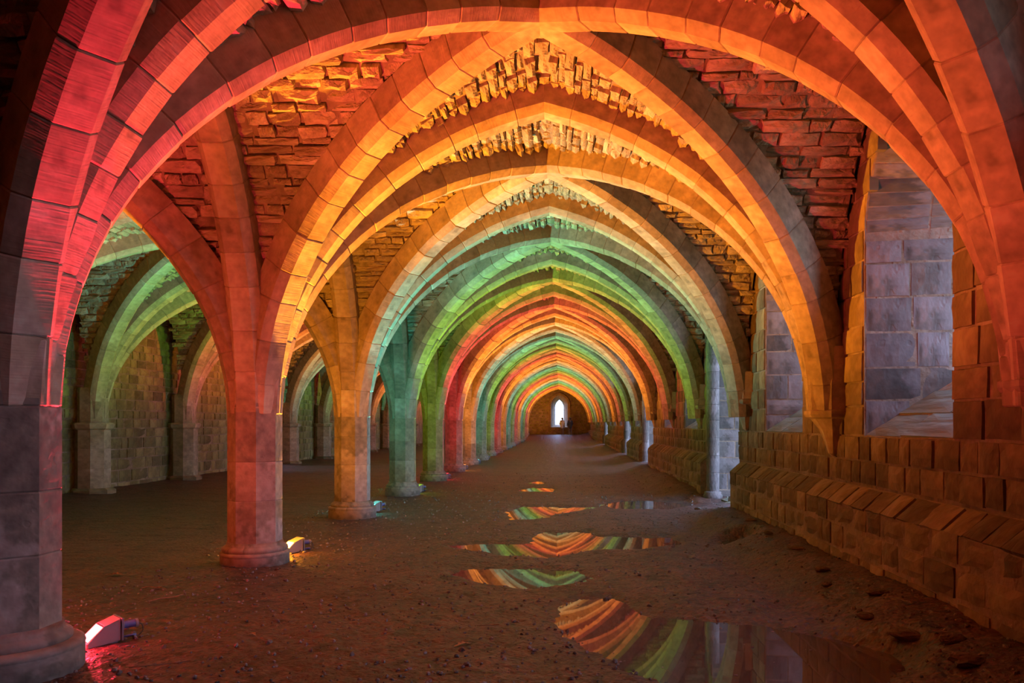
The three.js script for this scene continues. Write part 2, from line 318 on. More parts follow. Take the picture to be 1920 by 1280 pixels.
// ------------------------------------------------------------------ columns
function prism(sides, rows, phase = Math.PI / 8, ao = 0) {       // rows of [y, apothem]
  const t = new Tri(), R = rows.map(([y, a]) => [...Array(sides)].map((_, i) => { const f = phase + i * 2 * Math.PI / sides, r = a / Math.cos(Math.PI / sides); return [Math.cos(f) * r, y, Math.sin(f) * r]; }));
  const u = i => i * 0.215 + ao;
  for (let k = 0; k + 1 < rows.length; k++) for (let i = 0; i < sides; i++) { const j = (i + 1) % sides; t.quad(R[k][i], R[k + 1][i], R[k + 1][j], R[k][j], [[u(i), rows[k][0] + ao], [u(i), rows[k + 1][0] + ao], [u(i + 1), rows[k + 1][0] + ao], [u(i + 1), rows[k][0] + ao]]); }
  t.fan(R[0]); t.fan(R[R.length - 1].slice().reverse());
  return t.geo(true);
}
const drum = (y0, y1, a, ao) => prism(8, [[y0, a - 0.006], [y0 + 0.01, a], [y1 - 0.01, a], [y1, a - 0.006]], Math.PI / 8, ao);
function lathe(pts, seg = 40) { const g = new THREE.LatheGeometry(pts.map(p => new THREE.Vector2(...p)), seg); const uv = g.attributes.uv; for (let i = 0; i < uv.count; i++) uv.setXY(i, uv.getX(i) * 2, g.attributes.position.getY(i)); return g; }
const BASES = [null, { r: 0.40, h: 0.2, m: 0.30 }, { r: 0.355, h: 0.14, m: 0.235 }, { r: 0.37, h: 0.2, m: 0.28 }, { r: 0.36, h: 0.19, m: 0.30 }, { r: 0.35, h: 0.18, m: 0.28 }];
const COLOURS = ['', 'purple-dark nearest stone column with a glowing pink edge, beside the red floodlight', 'orange and red lit octagonal stone column, second along the row, on a worn round base', 'amber-lit octagonal stone column, third along the row, on a cracked round base',
  'teal-green lit stone column, fourth along the row, on a moulded base', 'yellow-green lit stone column, fifth along the row', 'red-lit stone column with a dark foot, sixth along the row', 'dim amber-lit stone column, seventh along the row, behind the red one'];
for (let n = 0; n <= NB; n++) {
  const b = BASES[n] ?? { r: 0.35, h: 0.17, m: 0.27 };
  const col = thing('stone_column', n === 0 ? 'plain stone column beside the camera, out of the frame' : COLOURS[n] ?? `distant ${GLOW[n]}-lit stone column, ${ORD[n]} along the row`, 'column', [XCOL, 0, -ZC(n)], 0, 'columns of the central row');
  part('plinth', lathe([[0, -0.1], [b.r, -0.1], [b.r, b.h - 0.05], [b.r - 0.006, b.h - 0.045], [b.r + 0.004, b.h - 0.035], [b.r - 0.004, b.h - 0.012], [b.r - 0.03, b.h], [0, b.h]], 48), pick(SHAFT), col);
  part('base_moulding', lathe([[0, b.h - 0.02], [0.325, b.h - 0.02], [0.34, b.h + 0.012], [0.335, b.h + 0.035], [0.315, b.h + 0.052], [0.295, b.h + 0.06], [0.29, b.m], [0, b.m]], 48), pick(SHAFT), col);
  let y = b.m - 0.02, i = 0;
  while (y < 2.1) { const e = y > 1.6 ? 2.2 : y + rr(0.36, 0.62); part('shaft_drum', drum(y, e, AP - 0.002, rr(0, 5)), pick(n <= 3 && y < 1.7 ? SHAFT : DRESSED), col); y = e; i++; }
}
// corbels on the window wall, piers on the blank wall
for (let n = 0; n <= NB; n++) {
  const c = thing('wall_corbel', n === 0 ? 'stone corbel beside the camera, out of the frame' : `tapered stone corbel carrying the ${ORD[n]} set of ribs on the window wall`, 'corbel', [XCOR, 0, -ZC(n)], 0, 'corbels of the window wall');
  const dy = n === 2 ? -0.12 : n === 1 ? 0 : 0.12;
  part('corbel_neck', prism(8, [[1.76 + dy, AP], [1.8 + dy, AP + 0.002], [2.3, AP + 0.002], [2.32, AP - 0.01]], Math.PI / 8, rr(0, 3)), pick(DRESSED), c);
  part('corbel_moulding', prism(8, [[1.66 + dy, 0.2], [1.69 + dy, 0.27], [1.72 + dy, 0.285], [1.755 + dy, 0.285], [1.77 + dy, 0.26]], Math.PI / 8, rr(0, 3)), pick(DRESSED), c);
  part('corbel_tip', prism(8, [[1.27 + dy, 0.015], [1.3 + dy, 0.05], [1.42 + dy, 0.085], [1.56 + dy, 0.14], [1.67 + dy, 0.22]], Math.PI / 8, rr(0, 3)), pick(DRESSED), c);
}
for (let n = 1; n <= 13; n++) {
  const c = thing('wall_pier', `half-octagonal stone pier with a plain capital on the blank wall, facing the ${ORD[n]} column`, 'pier', [XRES, 0, -ZC(n)], 0, 'piers of the blank wall');
  part('pier_base', prism(8, [[-0.1, 0.4], [0.12, 0.4], [0.16, 0.34]]), pick(ASHLAR), c);
  for (let y = 0.14, k = 0; k < 3; k++, y += 0.42) part('pier_stone', drum(y, y + 0.42, 0.31, rr(0, 5)), pick(DRESSED), c);
  part('capital', prism(8, [[1.36, 0.3], [1.4, 0.36], [1.48, 0.38], [1.52, 0.36]]), pick(DRESSED), c);
  part('pier_neck', prism(8, [[1.5, 0.27], [2.2, 0.27], [2.25, 0.25]]), pick(DRESSED), c);
}

// ------------------------------------------------------------------ window wall: one length per bay, with its opening
function archOutline(zc, half, sill, spring, apex, n = 10) {     // points [Z, y] from the lower near corner round to the lower far corner
  const pts = [[zc - half, sill]], rise = apex - spring, R = (half * half + rise * rise) / (2 * half);
  const arc = s => [...Array(n + 1)].map((_, i) => { const y = spring + rise * i / n; const x = half - R + Math.sqrt(Math.max(0, R * R - (y - spring) ** 2)); return [zc + s * x, y]; });
  const a = arc(-1), b = arc(1).reverse(); return [...pts, ...a, ...b.slice(1), [zc + half, sill]];
}
function wallBetween(t, inner, outer, z0, z1, y0, y1, X0, X1, place) { // both faces round the hole and the splayed reveal between them
  for (const [o, X] of [[inner, X0], [outer, X1]]) {
    const sh = new THREE.Shape([[z0, y0], [z1, y0], [z1, y1], [z0, y1]].map(p => new THREE.Vector2(...p)));
    if (o) sh.holes.push(new THREE.Path(o.map(p => new THREE.Vector2(...p))));
    const g = new THREE.ShapeGeometry(sh), p = g.toNonIndexed().attributes.position;
    for (let i = 0; i < p.count; i += 3) { const q = [0, 1, 2].map(k => place(p.getX(i + k), p.getY(i + k), X)); t.tri(...q, ...[0, 1, 2].map(k => [p.getX(i + k), p.getY(i + k)])); }
  }
  if (inner) for (let i = 0; i < inner.length; i++) { const j = (i + 1) % inner.length; t.quad(place(...inner[i], X0), place(...outer[i], X1), place(...outer[j], X1), place(...inner[j], X0)); }
  for (const [a, b] of [[[z0, y0], [z0, y1]], [[z1, y0], [z1, y1]], [[z0, y1], [z1, y1]]]) t.quad(place(...a, X0), place(...a, X1), place(...b, X1), place(...b, X0));
}
const OUT = 4.15, OZD = 1.0;
const DOORS = [3, 6, 8, 12];
const openings = {};
for (let n = -1; n < NB; n++) {
  const z0 = n === -1 ? ZBACK : ZC(n), z1 = n === NB - 1 ? ZEND + 0.5 : ZC(n + 1), door = DOORS.includes(n), zm = (ZC(n) + ZC(n + 1)) / 2;
  const zc = { 1: 7.0, 2: 10.8, 3: 14.6, 4: 18.35, 5: 22.1 }[n] ?? zm;
  const half = door ? 1.2 : 0.9, oz = door ? OZD : 0.62;
  const inner = archOutline(zc, half, door ? -0.25 : 1.376, 3.25, 4.5), outer = archOutline(door ? zc + 0.1 : zc, oz, door ? -0.25 : 2.16, 3.3, 4.32);
  openings[n] = { zc, half, door };
  const wall = structure('wall_right', `masonry of the window wall at bay ${n}`);
  const t = new Tri(); wallBetween(t, n < 0 ? null : inner, n < 0 ? null : outer, z0, z1, -0.3, YTOP, XWR + 0.025, OUT, (z, y, x) => [x, y, -z]);
  part('wall_core', t.geo(), MORTAR, wall);
  if (n < 0) continue;
  // stone courses of the face
  const bed = new Bed(BLOCK, ASHLAR), up = V(0, 0, -1), nrm = V(-1, 0, 0);
  const span = (y, H, x, normal, a, b, L0, L1, D) => { let z = a; while (z < b - 0.02) { let l = Math.min(rr(L0, L1), b - z); if (b - z - l < 0.14) l = b - z; bed.add(V(x + rr(-0.014, 0.01), y + rr(-.004, .004), -(z + l / 2)), up, normal.clone().add(V(0, rr(-.02, .02), rr(-.02, .02))), l - 0.016, H - 0.014, D); z += l; } };
  const edge = y => { const sp = 3.25, ri = 1.25; if (y < sp) return half; const R = (half * half + ri * ri) / (2 * half); return half - R + Math.sqrt(Math.max(0, R * R - (y - sp) ** 2)); };
  const breaks = door ? [[z0, zc - half], [zc + half, z1]] : [[z0, z1]];
  for (const [y, H] of [[1.255, 0.245], [1.015, 0.235]]) for (const [a, b] of breaks) span(y, H, XWR, nrm, a, b, 0.2, 0.44, 0.1);
  for (let y = 1.376; y < 4.9;) { const H = rr(0.24, 0.34), m = y + H / 2; for (const [a, b] of m > 4.45 ? [[z0, z1]] : [[z0, zc - edge(m)], [zc + edge(m), z1]]) if (b - a > 0.05) span(m, H, XWR, nrm, a, b, 0.26, 0.6, 0.1); y += H; }
  if (n < 0) continue;
  const pb = door ? [[z0, zc - half - 0.25], [zc + half + 0.15, z1]] : [[z0, z1]];
  const slope = V(-0.16, 0.2, 0).normalize().multiplyScalar(1);
  for (const [a, b] of pb) {
    if (b - a < 0.3) continue;
    const nb = V(-0.17, 0.2, 0).normalize(); nb.set(-0.66, 0.75, 0).normalize();
    span(0.808, 0.27, (XWR + XPL) / 2 - 0.005, V(-0.17, 0.2, 0).set(-0.655, 0.756, 0), a, b, 0.24, 0.5, 0.12);
    for (const [y, H] of [[0.61, 0.225], [0.375, 0.235], [0.13, 0.245], [-0.1, 0.2]]) span(y, H, XPL, nrm, a, b, 0.24, 0.52, 0.12);
    const p = new Tri(), Q = (x, y, z) => [x, y, -z], X = XPL + 0.02, Y = XWR + 0.05;   // mortar of the plinth
    p.quad(Q(X, -0.3, a), Q(X, -0.3, b), Q(X, 0.7, b), Q(X, 0.7, a)); p.quad(Q(X, 0.7, a), Q(X, 0.7, b), Q(Y, 0.9, b), Q(Y, 0.9, a));
    for (const z of [a, b]) p.fan([Q(X, -0.3, z), Q(X, 0.7, z), Q(Y, 0.9, z), Q(Y, -0.3, z)]);
    part('plinth_core', p.geo(), MORTAR, wall);
  }
  bed.build('stone_block', wall, n <= 0 ? 120 : n <= 4 ? 200 : 0, 6);
  // dressed stones of the reveals and slabs of the sill
  const o = structure(door ? 'door_' + (DOORS.indexOf(n) + 1) : 'window_' + (n + 2 - DOORS.filter(d => d < n).length), door ? 'open doorway with splayed stone sides' : 'deep window opening with splayed stone sides and a sloping sill');
  const jb = new Bed(SLAB, REVEAL), dx = OUT - XWR, sill = y => 1.376 + 0.784 * y;
  for (const s of [-1, 1]) {
    const dzs = (oz - half) * s + (door ? 0.1 : 0), dir = V(dx, 0, -dzs).normalize(), nj = V(-dzs * s, 0, -dx * s).normalize();
    if (nj.z * s < 0) nj.negate();                                // looks into the opening
    nj.set(-Math.abs(nj.x), 0, s > 0 ? Math.abs(nj.z) : -Math.abs(nj.z));
    const len = Math.hypot(dx, dzs);
    for (let y = door ? -0.05 : 1.376; y < 3.25;) {
      const H = Math.min(rr(0.22, 0.36), 3.3 - y), m = y + H / 2, f0 = door ? 0 : clamp((0), 0, 1), f1 = door ? 1 : clamp((m - 1.376) / 0.784 + 0.12, 0.15, 1);
      let d = f0 * len; while (d < f1 * len - 0.05) { let l = Math.min(rr(0.28, 0.62), f1 * len - d); if (f1 * len - d - l < 0.12) l = f1 * len - d; const c = V(XWR + 0.03, m, -(zc + s * half)).addScaledVector(dir, d + l / 2).addScaledVector(nj, 0.012 + rr(0, 0.008)); jb.add(c, dir, nj, l - 0.012, H - 0.012, 0.08); d += l; }
      y += H;
    }
    // curved head, stone by stone
    for (let i = 1; i < 11; i++) { const k = s < 0 ? i : inner.length - 2 - i, a = inner[k], b = inner[k + (s < 0 ? 1 : -1)], a2 = outer[k], b2 = outer[k + (s < 0 ? 1 : -1)];
      for (const [f, g] of [[0, 0.5], [0.5, 1]]) { const q = (p, r, h) => V(XWR + 0.03 + (OUT - XWR - 0.03) * h, p[1] + (r[1] - p[1]) * h, -(p[0] + (r[0] - p[0]) * h)); const h = (f + g) / 2;
        const c0 = q(a, a2, h), c1 = q(b, b2, h), c = c0.clone().add(c1).multiplyScalar(0.5), al = q(a, a2, g).sub(q(a, a2, f)), ac = c1.clone().sub(c0), nn = al.clone().cross(ac).normalize(); const toMid = V(c.x, 2.6, -zc).sub(c); if (nn.dot(toMid) < 0) nn.negate(); jb.add(c.addScaledVector(nn, 0.012), al, nn, al.length() - 0.012, ac.length() - 0.008, 0.07); } }
  }
  jb.build('jamb_stone', o, n <= 4 ? 90 : 0, 6);
  if (!door) {
    const sb = new Bed(SLAB, SILL), ang = Math.atan2(0.784, dx), dir = V(Math.cos(ang), Math.sin(ang), 0), nn = V(-Math.sin(ang), Math.cos(ang), 0), L = Math.hypot(0.784, dx);
    for (const [f, g] of [[0, 0.26], [0.26, 0.55], [0.55, 0.98]]) { const hw = half + (oz - half) * f; const cuts = f === 0 ? [-1, 0.1, 1] : f < 0.4 ? [-1, -0.25, 1] : [-1, 1]; for (let i = 0; i + 1 < cuts.length; i++) { const a = cuts[i] * hw, b = cuts[i + 1] * hw; sb.add(V(XWR + 0.03, 1.376, -(zc + (a + b) / 2)).addScaledVector(dir, L * (f + g) / 2).addScaledVector(nn, 0.02 + rr(0, 0.012)), dir, nn, L * (g - f) - 0.012, b - a - 0.012, 0.12); } }
    sb.build('sill_slab', o, n <= 5 ? 9 : 0, 4);
  } else {
    for (let y = 0.16, k = 0; y < 3.0; k++) { const e = y + rr(0.3, 0.42); const g = lathe([[0, y], [0.118, y], [0.125, y + 0.008], [0.125, e - 0.008], [0.118, e], [0, e]], 20); const m = part('jamb_shaft_drum', g, pick(REVEAL), o); m.position.set(XWR + 0.02, 0, -(zc + half - 0.1)); y = e; }
    const bs = part('jamb_shaft_base', lathe([[0, -0.05], [0.19, -0.05], [0.19, 0.1], [0.16, 0.13], [0.165, 0.16], [0.13, 0.18], [0, 0.18]], 20), pick(REVEAL), o); bs.position.set(XWR + 0.02, 0, -(zc + half - 0.1));
    const th = new Bed(BLOCK, SILL); for (let k = 0; k < 9; k++) th.add(V(XWR + rr(0.0, 0.75), rr(0.05, 0.16), -(zc + rr(-0.75, 0.8))), V(rr(-1, 1), 0, rr(-1, 1)), V(rr(-.25, .25), 1, rr(-.25, .25)), rr(0.25, 0.5), rr(0.2, 0.36), 0.25); th.build('threshold_stone', o, n <= 6 ? 9 : 0, 3);
  }
}

// ------------------------------------------------------------------ blank wall, far wall, wall behind the camera
{
  const wall = structure('wall_left', 'blank rubble and ashlar wall of the far aisle');
  const zd = 26.93, hole = archOutline(zd, 0.8, -0.2, 2.0, 2.6), holeOut = archOutline(zd, 0.7, -0.2, 2.0, 2.5);
  const t = new Tri(); wallBetween(t, hole, holeOut, ZBACK, ZEND + 0.5, -0.3, YTOP, XWL - 0.025, XWL - 1.1, (z, y, x) => [x, y, -z]);
  part('wall_core', t.geo(), MORTAR, wall);
  const bed = new Bed(BLOCK, MOSSY);
  for (let y = -0.1; y < 4.8;) { const H = y < 1.6 ? rr(0.2, 0.3) : rr(0.14, 0.26); let z = 8 + rr(0, 0.3); while (z < 46) { const l = y < 1.6 ? rr(0.26, 0.62) : rr(0.18, 0.5); if (!(Math.abs(z + l / 2 - zd) < 0.8 + l / 2 && y < 2.7)) bed.add(V(XWL + rr(-0.012, 0.012), y + H / 2, -(z + l / 2)), V(0, 0, 1), V(1, rr(-.03, .03), rr(-.03, .03)), l - 0.018, H - 0.016, 0.1); z += l; } y += H; }
  bed.build('stone_block', wall, 300, 7);
}
{
  const wall = structure('wall_far', 'dark stone wall closing the aisle with its tall lancet window');
  const zc = -0.06, place = (x, y, z) => [x, y, -z];
  const inner = archOutline(zc, 0.86, 1.15, 3.3, 4.35), outer = archOutline(zc, 0.42, 1.42, 3.1, 3.9);
  const t = new Tri(); wallBetween(t, inner, outer, -11.2, 4.2, -0.3, YTOP, ZEND, ZEND + 1.2, place);
  part('wall_core', t.geo(), MORTAR, wall);
  const bed = new Bed(BLOCK, MOSSY);
  for (let y = 0.1; y < 5;) { const H = rr(0.24, 0.34); let x = -3.4; while (x < 3) { const l = rr(0.3, 0.6), m = x + l / 2; if (!(Math.abs(m - zc) < 1.05 + l / 2 - 0.1 && y > 0.85 && y < 4.4)) bed.add(V(m, y + H / 2, -ZEND + 0.01), V(1, 0, 0), V(0, 0, 1), l - 0.02, H - 0.02, 0.1); x += l; } y += H; }
  bed.build('stone_block', wall, 0, 9);
  const w = structure('window_end', 'tall lancet window with a moulded stone surround in the far wall'); w.name = 'window_' + 20;
  const ring = (h, rise, d, z) => { const a = archOutline(zc, h, 1.15, 3.3, 4.35 + rise), b = archOutline(zc, h + d, 1.15, 3.3, 4.35 + rise + d); const q = new Tri(); for (let i = 0; i + 1 < a.length; i++) for (const [p, r] of [[a, b]]) { q.quad([...p[i], -z], [...r[i], -z], [...r[i + 1], -z], [...p[i + 1], -z]); q.quad([...r[i], -z], [...r[i], -ZEND], [...r[i + 1], -ZEND], [...r[i + 1], -z]); q.quad([...p[i], -z], [...p[i], -ZEND], [...p[i + 1], -ZEND], [...p[i + 1], -z]); } return q.geo(); };
  part('window_hood', ring(0.98, 0.12, 0.1, ZEND - 0.12), DRESSED[0], w); part('window_frame', ring(0.84, 0.0, 0.1, ZEND - 0.06), DRESSED[2], w);
  const ledge = new THREE.BoxGeometry(2.0, 0.09, 0.5); ledge.translate(zc + 0.25, 1.1, -ZEND + 0.15); part('window_sill', ledge, SILL[0], w);
  const back = structure('wall_back', 'stone wall behind the viewer, out of the frame');
  const b = new THREE.BoxGeometry(16, 6.4, 0.8); b.translate(-3.5, 2.7, -ZBACK + 0.4); part('wall_core', b, MORTAR, back);
}

// ------------------------------------------------------------------ floor with hollows that hold water
const toPlan = ([x, y]) => { const Z = EYE * FOCAL / (y - VPY); return [(x - VPX) / FOCAL * Z, Z]; };   // metres on the floor
const POOLS = [
  { name: 'large puddle in the near floor mirroring orange ribs, the biggest one', p: [[1049, 1162], [1080, 1126], [1143, 1120], [1174, 1125], [1192, 1142], [1221, 1156], [1320, 1164], [1442, 1178], [1500, 1187], [1586, 1201], [1672, 1221], [1700, 1246], [1660, 1290], [1500, 1320], [1330, 1290], [1247, 1262], [1190, 1249], [1179, 1234], [1138, 1219], [1096, 1207], [1060, 1190]] },
  { name: 'lens-shaped puddle mirroring pink and green ribs, just beyond the largest', p: [[864, 1074], [872, 1066], [960, 1065], [1080, 1066], [1101, 1081], [1054, 1096], [989, 1100], [937, 1095], [898, 1086]] },
  { name: 'wide puddle mirroring the green arch, third from the front', p: [[836, 1021], [908, 1018], [1002, 1018], [1015, 1003], [1028, 996], [1101, 997], [1117, 1003], [1247, 1005], [1262, 1015], [1237, 1023], [1093, 1029], [1067, 1034], [1023, 1040], [945, 1039], [898, 1031]] },
  { name: 'small puddle with green and orange streaks, fourth from the front', p: [[952, 960], [975, 948], [1040, 948], [1115, 950], [1060, 960], [1000, 972], [960, 972]] },
  { name: 'thin far puddle in mid floor with a red and teal gleam', p: [[970, 917], [1000, 913], [1035, 914], [1030, 920], [985, 920]] },
  { name: 'tiny farthest puddle with an orange gleam', p: [[992, 905], [1010, 902], [1025, 904], [1015, 907]] },
  { name: 'grey puddle before the doorway mirroring its pale jamb', p: [[1135, 945], [1170, 938], [1285, 936], [1300, 945], [1250, 953], [1160, 951]] },
  { name: 'very small blue-grey puddle near the doorway corner', p: [[1350, 1012], [1395, 1008], [1402, 1018], [1360, 1020]] },
].map(o => ({ ...o, q: o.p.map(toPlan) }));
function inside(q, x, z) {                                       // signed distance, positive within
  let d = 1e9, c = false;
  for (let i = 0, j = q.length - 1; i < q.length; j = i++) {
    const [xi, zi] = q[i], [xj, zj] = q[j], ex = xj - xi, ez = zj - zi, t = clamp(((x - xi) * ex + (z - zi) * ez) / (ex * ex + ez * ez), 0, 1);
    d = Math.min(d, Math.hypot(x - xi - ex * t, z - zi - ez * t));
    if ((zi > z) !== (zj > z) && x < ex * (z - zi) / ez + xi) c = !c;
  }
  return c ? d : -d;
}
POOLS.forEach(o => { const xs = o.q.map(p => p[0]), zs = o.q.map(p => p[1]); o.b = [Math.min(...xs) - 0.6, Math.max(...xs) + 0.6, Math.min(...zs) - 0.6, Math.max(...zs) + 0.6]; });
const LEVEL = -0.014;
function floorY(x, z) {
  let y = 0.05 * (fbm(x * 0.9, z * 0.9, 201, 3) - 0.5) + 0.03 * (fbm(x * 5, z * 5, 205, 3) - 0.5) + 0.016 * (fbm(x * 22, z * 22, 209, 2) - 0.5) + 0.008;
  y = Math.max(y, -0.004 + 0.25 * (y + 0.004));
  y += 0.17 * smooth(1.75, 2.75, x) * (0.7 + 0.6 * fbm(x * 1.4, z * 1.4, 215, 3)) * (1 - 0.9 * Math.exp(-(((z - 14.6) / 1.5) ** 4)));
  y += 0.06 * smooth(-8.8, -9.9, x) + 0.4 * smooth(66, 79, z);
  for (const o of POOLS) if (x > o.b[0] && x < o.b[1] && z > o.b[2] && z < o.b[3]) {
    const s = inside(o.q, x, z) + (0.22 * (fbm(x * 4, z * 3, 221, 5) - 0.5) + 0.08 * (fbm(x * 22, z * 12, 226, 2) - 0.5)) * Math.min(1, z / 7);
    const k = smooth(-0.22, 0.1, s); y = y * (1 - k) + (-0.03) * k;
  }
  return y;
}
{
  const xs = [], zs = []; for (let x = -11.2; x < -4.4; x += 0.2) xs.push(x); for (let x = -4.4; x < 2.95; x += 0.026) xs.push(x); for (let x = 2.95; x <= 4.3; x += 0.12) xs.push(x);
  for (let z = ZBACK - 0.4; z < 3.6; z += 0.3) zs.push(z); for (let z = 3.6; z < 81.4; z += Math.max(0.022, z * z * 0.00038)) zs.push(z);
  const pos = new Float32Array(xs.length * zs.length * 3), uv = new Float32Array(xs.length * zs.length * 2), idx = []; let k = 0;
  zs.forEach((z, j) => xs.forEach((x, i) => { pos[k * 3] = x; pos[k * 3 + 1] = floorY(x, z); pos[k * 3 + 2] = -z; uv[k * 2] = x; uv[k * 2 + 1] = z; if (i && j) idx.push(k, k - xs.length, k - 1, k - 1, k - xs.length, k - xs.length - 1); k++; }));
  const g = new THREE.BufferGeometry(); g.setAttribute('position', new THREE.BufferAttribute(pos, 3)); g.setAttribute('uv', new THREE.BufferAttribute(uv, 2)); g.setIndex(idx); g.computeVertexNormals();
  if (g.attributes.normal.getY(500) < 0) { for (let i = 0; i < idx.length; i += 3) { const q = idx[i]; idx[i] = idx[i + 1]; idx[i + 1] = q; } g.setIndex(idx); g.computeVertexNormals(); }
  const f = new THREE.Mesh(g, DIRT); f.name = 'floor'; f.receiveShadow = f.castShadow = true; f.userData = { kind: 'structure', label: 'trodden dirt and gravel floor of the undercroft' }; scene.add(f);
}
POOLS.forEach(o => {
  const c = o.q.reduce((a, p) => [a[0] + p[0] / o.q.length, a[1] + p[1] / o.q.length], [0, 0]);
  const sh = new THREE.Shape(o.q.map(([x, z]) => { const dx = x - c[0], dz = z - c[1], l = Math.hypot(dx, dz); return new THREE.Vector2(x + dx / l * 0.14, z + dz / l * 0.2); }));
  const g = new THREE.ExtrudeGeometry(sh, { depth: 0.02, bevelEnabled: false }); g.rotateX(-Math.PI / 2); g.translate(0, LEVEL - 0.02, 0);
  const m = new THREE.Mesh(g, WATER); m.name = numbered('puddle'); m.receiveShadow = true; m.userData = { label: o.name, category: 'puddle', group: 'puddles on the floor' }; scene.add(m);
});
{                                                                // loose grit and small stones
  const base = new THREE.IcosahedronGeometry(1, 0), N = 15000, im = new THREE.InstancedMesh(base, PEBBLE, N), m = new THREE.Matrix4(), e = new THREE.Euler(), q = new THREE.Quaternion(), c = new THREE.Color();
  for (let i = 0; i < N; i++) {
    const z = 3.7 + 20 * rnd() ** 2.2, x = rr(-4.2, 2.9), near = rnd() < 0.12, r = (0.0035 + 0.013 * rnd() ** 3) * (near ? 1.5 : 1);
    q.setFromEuler(e.set(rr(0, 6), rr(0, 6), rr(0, 6))); m.compose(V(x, floorY(x, z) + r * 0.2, -z), q, V(r * rr(0.7, 1.4), r * rr(0.5, 0.9), r)); im.setMatrixAt(i, m); const k = rr(0.5, 1.7); c.setRGB(k, k * 0.95, k * 0.9); im.setColorAt(i, c);
  }
  im.name = 'gravel'; im.userData = { kind: 'stuff', label: 'loose grit and pebbles scattered over the dirt floor' }; im.castShadow = im.receiveShadow = true; scene.add(im);
}
// stones fallen along the foot of the window wall
{
  const rock = [0, 1, 2].map(() => { const g = new THREE.IcosahedronGeometry(1, 1), p = g.attributes.position; const o = rr(0, 50); for (let i = 0; i < p.count; i++) { const k = 0.75 + 0.5 * vnoise(p.getX(i) * 1.3 + o, p.getY(i) * 1.3 + p.getZ(i) * 1.7 + o, 3); p.setXYZ(i, p.getX(i) * k, p.getY(i) * k, p.getZ(i) * k); } g.computeVertexNormals(); return g; });
  const spots = [[2.3, 5.3, .12], [2.45, 5.0, .1], [2.2, 5.75, .07], [2.5, 6.3, .09], [2.42, 7.4, .08], [2.3, 6.9, .06], [2.55, 8.6, .09], [2.5, 9.6, .07], [2.35, 4.6, .11], [2.6, 10.9, .08], [2.35, 13.6, .09]];
  const where = ['large loose rock by the foot of the window wall, flat-topped', 'dark loose rock against the plinth next to the flat-topped rock', 'small loose rock a little out from the window wall', 'loose rock under the gap in the plinth course', 'brownish loose rock at the plinth beneath the second corbel', 'fist-sized stone out from the plinth before the second corbel', 'loose rock touching the plinth under the second window', 'small stone at the plinth under the second window', 'nearest loose rock by the window wall, in the frame corner', 'loose rock at the plinth end beside the doorway', 'dark stone lying on the pale floor in front of the doorway'];
  spots.forEach(([x, z, r], i) => { const m = new THREE.Mesh(rock[i % 3], M([.14, .11, .085], { map: mapStone, bumpMap: bumpRock, bumpScale: 0.02 })); m.name = numbered('loose_rock'); m.scale.set(r * 0.95, r * 0.36, r * 0.7); m.rotation.y = rr(0, 6); m.position.set(x, floorY(x, z) + r * 0.12, -z); m.castShadow = m.receiveShadow = true; m.userData = { label: where[i], category: 'rock', group: 'rocks along the wall' }; scene.add(m); });
}
// fallen leaves and twigs
{
  function leafGeo() { const o = [[0, 0], [.16, .1], [.24, .06], [.36, .17], [.45, .11], [.58, .19], [.68, .1], [.8, .12], [1, 0]]; const t = new Tri(), y = (u, v) => 0.08 * Math.sin(u * 3) + v * v * 2.2; for (let i = 0; i + 1 < o.length; i++) for (const s of [-1, 1]) { const a = o[i], b = o[i + 1]; t.quad([a[0], y(a[0], 0), 0], [b[0], y(b[0], 0), 0], [b[0], y(b[0], b[1]), s * b[1]], [a[0], y(a[0], a[1]), s * a[1]]); } return t.geo(); }
  const lg = leafGeo(), stalk = new THREE.CylinderGeometry(0.008, 0.012, 0.25, 5); stalk.rotateZ(Math.PI / 2); stalk.translate(-0.12, 0.005, 0);
  const leaves = [[200, 1080, .16, 0.1, 'long curled brown leaf on the floor before the nearest column'], [230, 1152, .08, .5, 'small pale leaf just behind the red floodlight'], [850, 1217, .14, .6, 'broad brown leaf lying alone on the near floor'], [962, 1054, .12, .1, 'curled leaf beside the lens-shaped puddle'], [486, 1125, .1, .6, 'small brown leaf near the twig in mid floor'], [1558, 1055, .12, .4, 'orange-brown leaf by the foot of the window wall'], [1416, 1060, .1, .1, 'reddish leaf flat on the floor by the window wall'], [290, 1108, .1, .1, 'dull leaf on the red-lit floor'], [480, 1196, .09, 2.4, 'reddish leaf lying near the bottom of the red-lit floor']];
  leaves.forEach(([px, py, l, a, label], i) => { const [x, z] = toPlan([px, py]), t = thing('fallen_leaf', label, 'leaf', [x, floorY(x, z) + 0.004, -z], a, 'fallen leaves'); const b = part('leaf_blade', lg, LEAF[i % 3], t), s = part('leaf_stalk', stalk, TWIG, t); b.scale.setScalar(l); s.scale.setScalar(l); });
  const twigs = [[300, 1252, .34, .35, 'long thin twig on the near floor by the bottom edge'], [312, 1126, .3, .9, 'bent twig on the red-lit floor'], [915, 1179, .16, .1, 'short dark twig near the largest puddle'], [285, 1107, .18, .05, 'short dark twig flat on the red-lit floor'], [510, 1095, .1, 1.2, 'tiny upright twig near the second column']];
  twigs.forEach(([px, py, l, a, label]) => { const [x, z] = toPlan([px, py]), pts = [0, .35, .7, 1].map((f, i) => V((f - .5) * l, 0.006 + (i % 2) * 0.006, rr(-.02, .02))); const t = thing('fallen_twig', label, 'twig', [x, floorY(x, z) + 0.004, -z], a, 'fallen twigs'); part('stem', new THREE.TubeGeometry(new THREE.CatmullRomCurve3(pts), 10, 0.004, 5), TWIG, t); part('side_shoot', new THREE.TubeGeometry(new THREE.CatmullRomCurve3([pts[2], pts[2].clone().add(V(l * .12, .006, l * .1))]), 3, 0.0025, 5), TWIG, t); });
}

